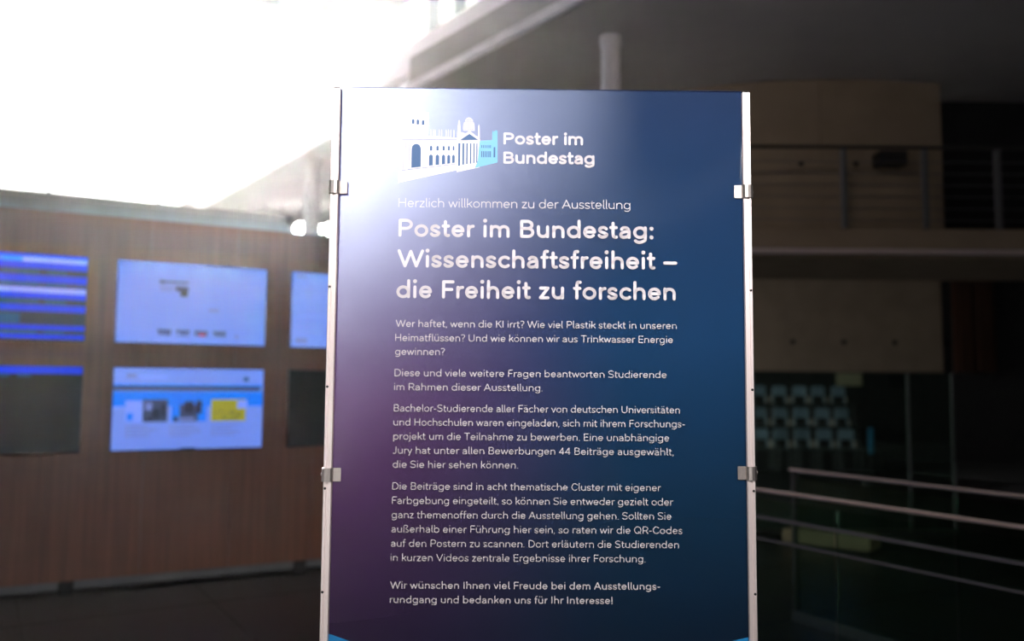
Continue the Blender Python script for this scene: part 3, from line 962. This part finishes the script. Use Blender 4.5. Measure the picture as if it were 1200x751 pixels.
# printed emblem: parliament building in perspective, flat print (units: drawing units of 0.2884 mm)
EK = 0.2531 / 876
def E(x, y): return (0.1064 + x * EK, -(-0.0059 + y * EK * (0.2163 / 751) / EK))
def epoly(bm, pts, layer, mi):
    f = bm.faces.new([bm.verts.new((*[E(*p)[0]], -0.0025 - 0.0002 * layer, E(*p)[1])) for p in pts])
    f.material_index = mi
def rect(x0, x1, ya, yb, dy=0.0):
    return [(x0, ya), (x1, ya + dy), (x1, yb + dy), (x0, yb)]
eb = bmesh.new()
white = [
    [(62, 385), (268, 375), (476, 388), (476, 584), (78, 636), (62, 640)],
    [(55, 642), (78, 634), (476, 582), (476, 628), (55, 726)],
    [(80, 285), (120, 275), (120, 196), (266, 210), (266, 392), (80, 392)],
    [(112, 184), (268, 200), (268, 214), (112, 198)],
    [(476, 350), (484, 268), (489, 255), (495, 268), (500, 345), (640, 380), (640, 605), (476, 642)],
    [(626, 385), (628, 300), (632, 286), (637, 300), (640, 390)],
    [(474, 402), (565, 334), (642, 396), (642, 410), (474, 418)],
]
for p in white: epoly(eb, p, 0, 0)
dome = [(522 + 0, 335)] + [(560 + 42 * cos(radians(a)), 318 - 82 * sin(radians(a))) for a in range(180, -1, -15)] + [(602, 335)]
epoly(eb, dome, 0.5, 0)
epoly(eb, [(183, 75), (196, 78), (196, 124), (183, 121)], 0, 0)
epoly(eb, [(183, 120), (187, 120), (187, 190), (183, 190)], 0, 0)
for x_ in (285, 302, 315, 345, 363, 395, 412, 430, 452):
    epoly(eb, [(x_ - 3, 386), (x_ - 3, 340), (x_, 325), (x_ + 3, 340), (x_ + 3, 386)], 0, 0)
# dark print on top
for x_, ya, yb in ((155, 252, 288), (190, 254, 292), (228, 258, 296)):
    epoly(eb, [(x_ - 9, yb), (x_ - 9, ya + 8), (x_, ya), (x_ + 9, ya + 8), (x_ + 9, yb)], 1, 1)
epoly(eb, [(148, 614), (148, 478)] + [(181 + 33 * cos(radians(a)), 474 - 38 * sin(radians(a))) for a in range(165, 10, -15)] + [(215, 478), (215, 606)], 1, 1)
for k, x_ in enumerate((288, 335, 379, 417, 451)):
    hw_ = 9 - 0.7 * k
    epoly(eb, [(x_ - hw_, 486 - k), (x_ - hw_, 456), (x_, 446), (x_ + hw_, 456), (x_ + hw_, 485 - k)], 1, 1)
    hw_ = 14 - 1.1 * k
    y2 = 597 - 5.2 * k
    epoly(eb, [(x_ - hw_, y2), (x_ - hw_, 524), (x_, 512), (x_ + hw_, 524), (x_ + hw_, y2 - 3)], 1, 1)
epoly(eb, rect(72, 476, 402, 406, -4), 1, 1)
for x_ in (90, 104, 130): epoly(eb, rect(x_ - 1.5, x_ + 1.5, 425, 625), 1, 1)
epoly(eb, [(78, 632), (476, 580), (476, 583), (78, 636)], 1, 1)
epoly(eb, [(496, 406), (565, 358), (628, 402)], 1, 1)
for x0_, x1_, yb in ((485, 500, 596), (515, 528, 588), (543, 553, 584), (570, 580, 580), (594, 603, 576), (616, 624, 572)):
    epoly(eb, [(x0_, 428), (x1_, 427), (x1_, yb - 2), (x0_, yb)], 1, 1)
for i in range(5):
    for j in range(6):
        xx, yy = 528 + i * 14, 250 + j * 14
        if ((xx + 4 - 560) / 40) ** 2 + ((yy + 4 - 318) / 80) ** 2 < 0.93:
            epoly(eb, rect(xx, xx + 8, yy, yy + 8), 2, 1)
# light blue wing
for p in ([(640, 410), (730, 402), (730, 345), (733, 330), (742, 342), (752, 330), (768, 332), (770, 568), (606, 610), (626, 560), (632, 480)],):
    epoly(eb, p, 0.2, 2)
for x_ in (655, 668, 681, 694, 707, 718):
    epoly(eb, rect(x_ - 3, x_ + 3, 440, 462), 1, 1)
    epoly(eb, rect(x_ - 3.5, x_ + 3.5, 485, 530), 1, 1)
epoly(eb, rect(741, 753, 455, 530), 1, 1)
me = bpy.data.meshes.new('building_emblem'); eb.to_mesh(me); eb.free()
for m_ in (M['ink'], mat('slate_blue_print', (0.015, 0.075, 0.20), 0.55, noise=0.01), M['ink_blue']): me.materials.append(m_)
em = bpy.data.objects.new('building_emblem', me); COL.objects.link(em); em.parent = board
em['label'] = 'printed emblem of a domed building with a light blue wing'

# ------------------------------------------------------------------ stand that holds the board
stand = empty('display_stand', (-0.3616, 1.752, 0), YAW)
tag(stand, 'pair of slim drilled aluminium poles with steel clips holding the blue poster board', 'stand')
def pole(uc, side, label):
    w, dpt = 0.0175, 0.020
    top = 2.1738 - 0.004
    bm = bmesh.new()
    # profile: rounded bar with a shallow groove along the outer third of the front
    x0, x1 = uc - w / 2, uc + w / 2
    g = uc + side * 0.0010
    pf = [(x0, 0.012), (x0, -0.006), (x0 + 0.0015, -0.0085), (g - 0.0015, -0.0085), (g - 0.0008, -0.0070), (g + 0.0008, -0.0070), (g + 0.0015, -0.0085), (x1 - 0.0015, -0.0085), (x1, -0.006), (x1, 0.012)]
    prism(bm, pf, 0.012, top)
    p = link('pole', bm, M['alu'], stand)
    p['label'] = label
    hx = uc + side * 0.0045
    for k in range(11):
        z = 2.1738 - 0.4225 + 0.2048 * (1 - k) if True else 0
        if z < 0.1: break
        link('hole', tube(bmesh.new(), (hx, -0.0075, z), (hx, -0.00875, z), 0.0026, seg=12), M['hole'], p)
    link('end_cap', BX(x0 + 0.001, x1 - 0.001, -0.0075, 0.011, top, top + 0.003), M['foot'], p)
    return p


pole(-0.0092, -1, 'left aluminium pole')
pole(0.8505, 1, 'right aluminium pole')


def clip(uc, side, z):
    # a bent steel strip: flat tongue over the board, then a round bulge wrapping the pole
    bm = bmesh.new()
    prof = [(-side * 0.026, -0.0030), (-side * 0.0105, -0.0030), (-side * 0.0095, -0.0085), (-side * 0.006, -0.0125), (0.0, -0.0138), (side * 0.006, -0.0125), (side * 0.0115, -0.0080), (side * 0.0135, 0.0), (side * 0.0125, 0.010), (side * 0.009, 0.0155), (-side * 0.009, 0.0158), (-side * 0.0105, 0.0105), (-side * 0.026, 0.0105)]
    th = 0.0012
    hh = 0.0135
    inner, outer = [], []
    for i, p in enumerate(prof):
        a = Vector(prof[max(0, i - 1)]); b_ = Vector(prof[min(len(prof) - 1, i + 1)])
        d = (b_ - a).normalized(); n_ = Vector((-d.y, d.x)) * th * (side)
        outer.append((uc + p[0], p[1])); inner.append((uc + p[0] + n_.x, p[1] + n_.y))
    for i in range(len(prof) - 1):
        prism(bm, [outer[i], outer[i + 1], inner[i + 1], inner[i]], z - hh, z + hh)
    bmesh.ops.remove_doubles(bm, verts=bm.verts, dist=1e-5)
    c = link('clip', bm, M['clip'], stand)
    link('screw', tube(bmesh.new(), (uc + side * 0.012, 0.004, z), (uc + side * 0.0155, 0.004, z), 0.0035, seg=10), M['clip'], c)
    return c


clip(-0.0092, -1, 2.1738 - 0.2135)
clip(-0.0092, -1, 2.1738 - 0.8050)
clip(0.8505, 1, 2.1738 - 0.2145)
clip(0.8505, 1, 2.1738 - 0.7965)
for uc in (-0.0092, 0.8505):
    link('base_plate', BX(uc - 0.16, uc + 0.16, -0.19, 0.21, 0.0, 0.012, bev=0.003), M['alu'], stand)

# housings for the added fill lights behind the camera
for lx, ly, lab in ((-0.7, -1.3, 'added unseen fill light nearer to the wooden wall'), (1.5, -2.0, 'added unseen fill light nearer to the gallery side')):
    e_ = empty('poster_fill_housing', (lx, ly, 4.24))
    tag(e_, lab, 'lamp', 'added fill lights')
    link('housing', BX(-0.65, 0.65, -0.36, 0.36, 0.30, 0.36), M['white'], e_)
    link('suspension_rod', tube(bmesh.new(), (0, 0, 0.36), (0, 0, 2.76), 0.01, seg=8), M['post'], e_)

e_ = empty('gallery_fill_housing', (1.9, 5.6, 4.68))  # housing for the added gallery fill, out of view
tag(e_, 'round white housing of the added fill light under the ceiling slab before the gallery', 'lamp')
link('housing', tube(bmesh.new(), (0, 0, 0.01), (0, 0, 0.07), 0.28, seg=28), M['white'], e_)

# ------------------------------------------------------------------ thin volume added to veil the hall like lens glare
hm = bpy.data.materials.new('added_glare_veil')
hm.use_nodes = True
t = hm.node_tree
t.nodes.clear()
o_ = t.nodes.new('ShaderNodeOutputMaterial')
vs = t.nodes.new('ShaderNodeVolumeScatter')
vs.inputs['Color'].default_value = (1, 0.94, 0.93, 1)
vs.inputs['Density'].default_value = HAZE_DENSITY
vs.inputs['Anisotropy'].default_value = HAZE_G
t.links.new(vs.outputs[0], o_.inputs['Volume'])
hz = link('glare_haze', BX(-11.9, 13.7, -5.9, 12.8, 0.003, 6.98), hm)
tag(hz, 'thin veil added to the hall air in place of lens glare', 'glare_haze', kind='stuff')
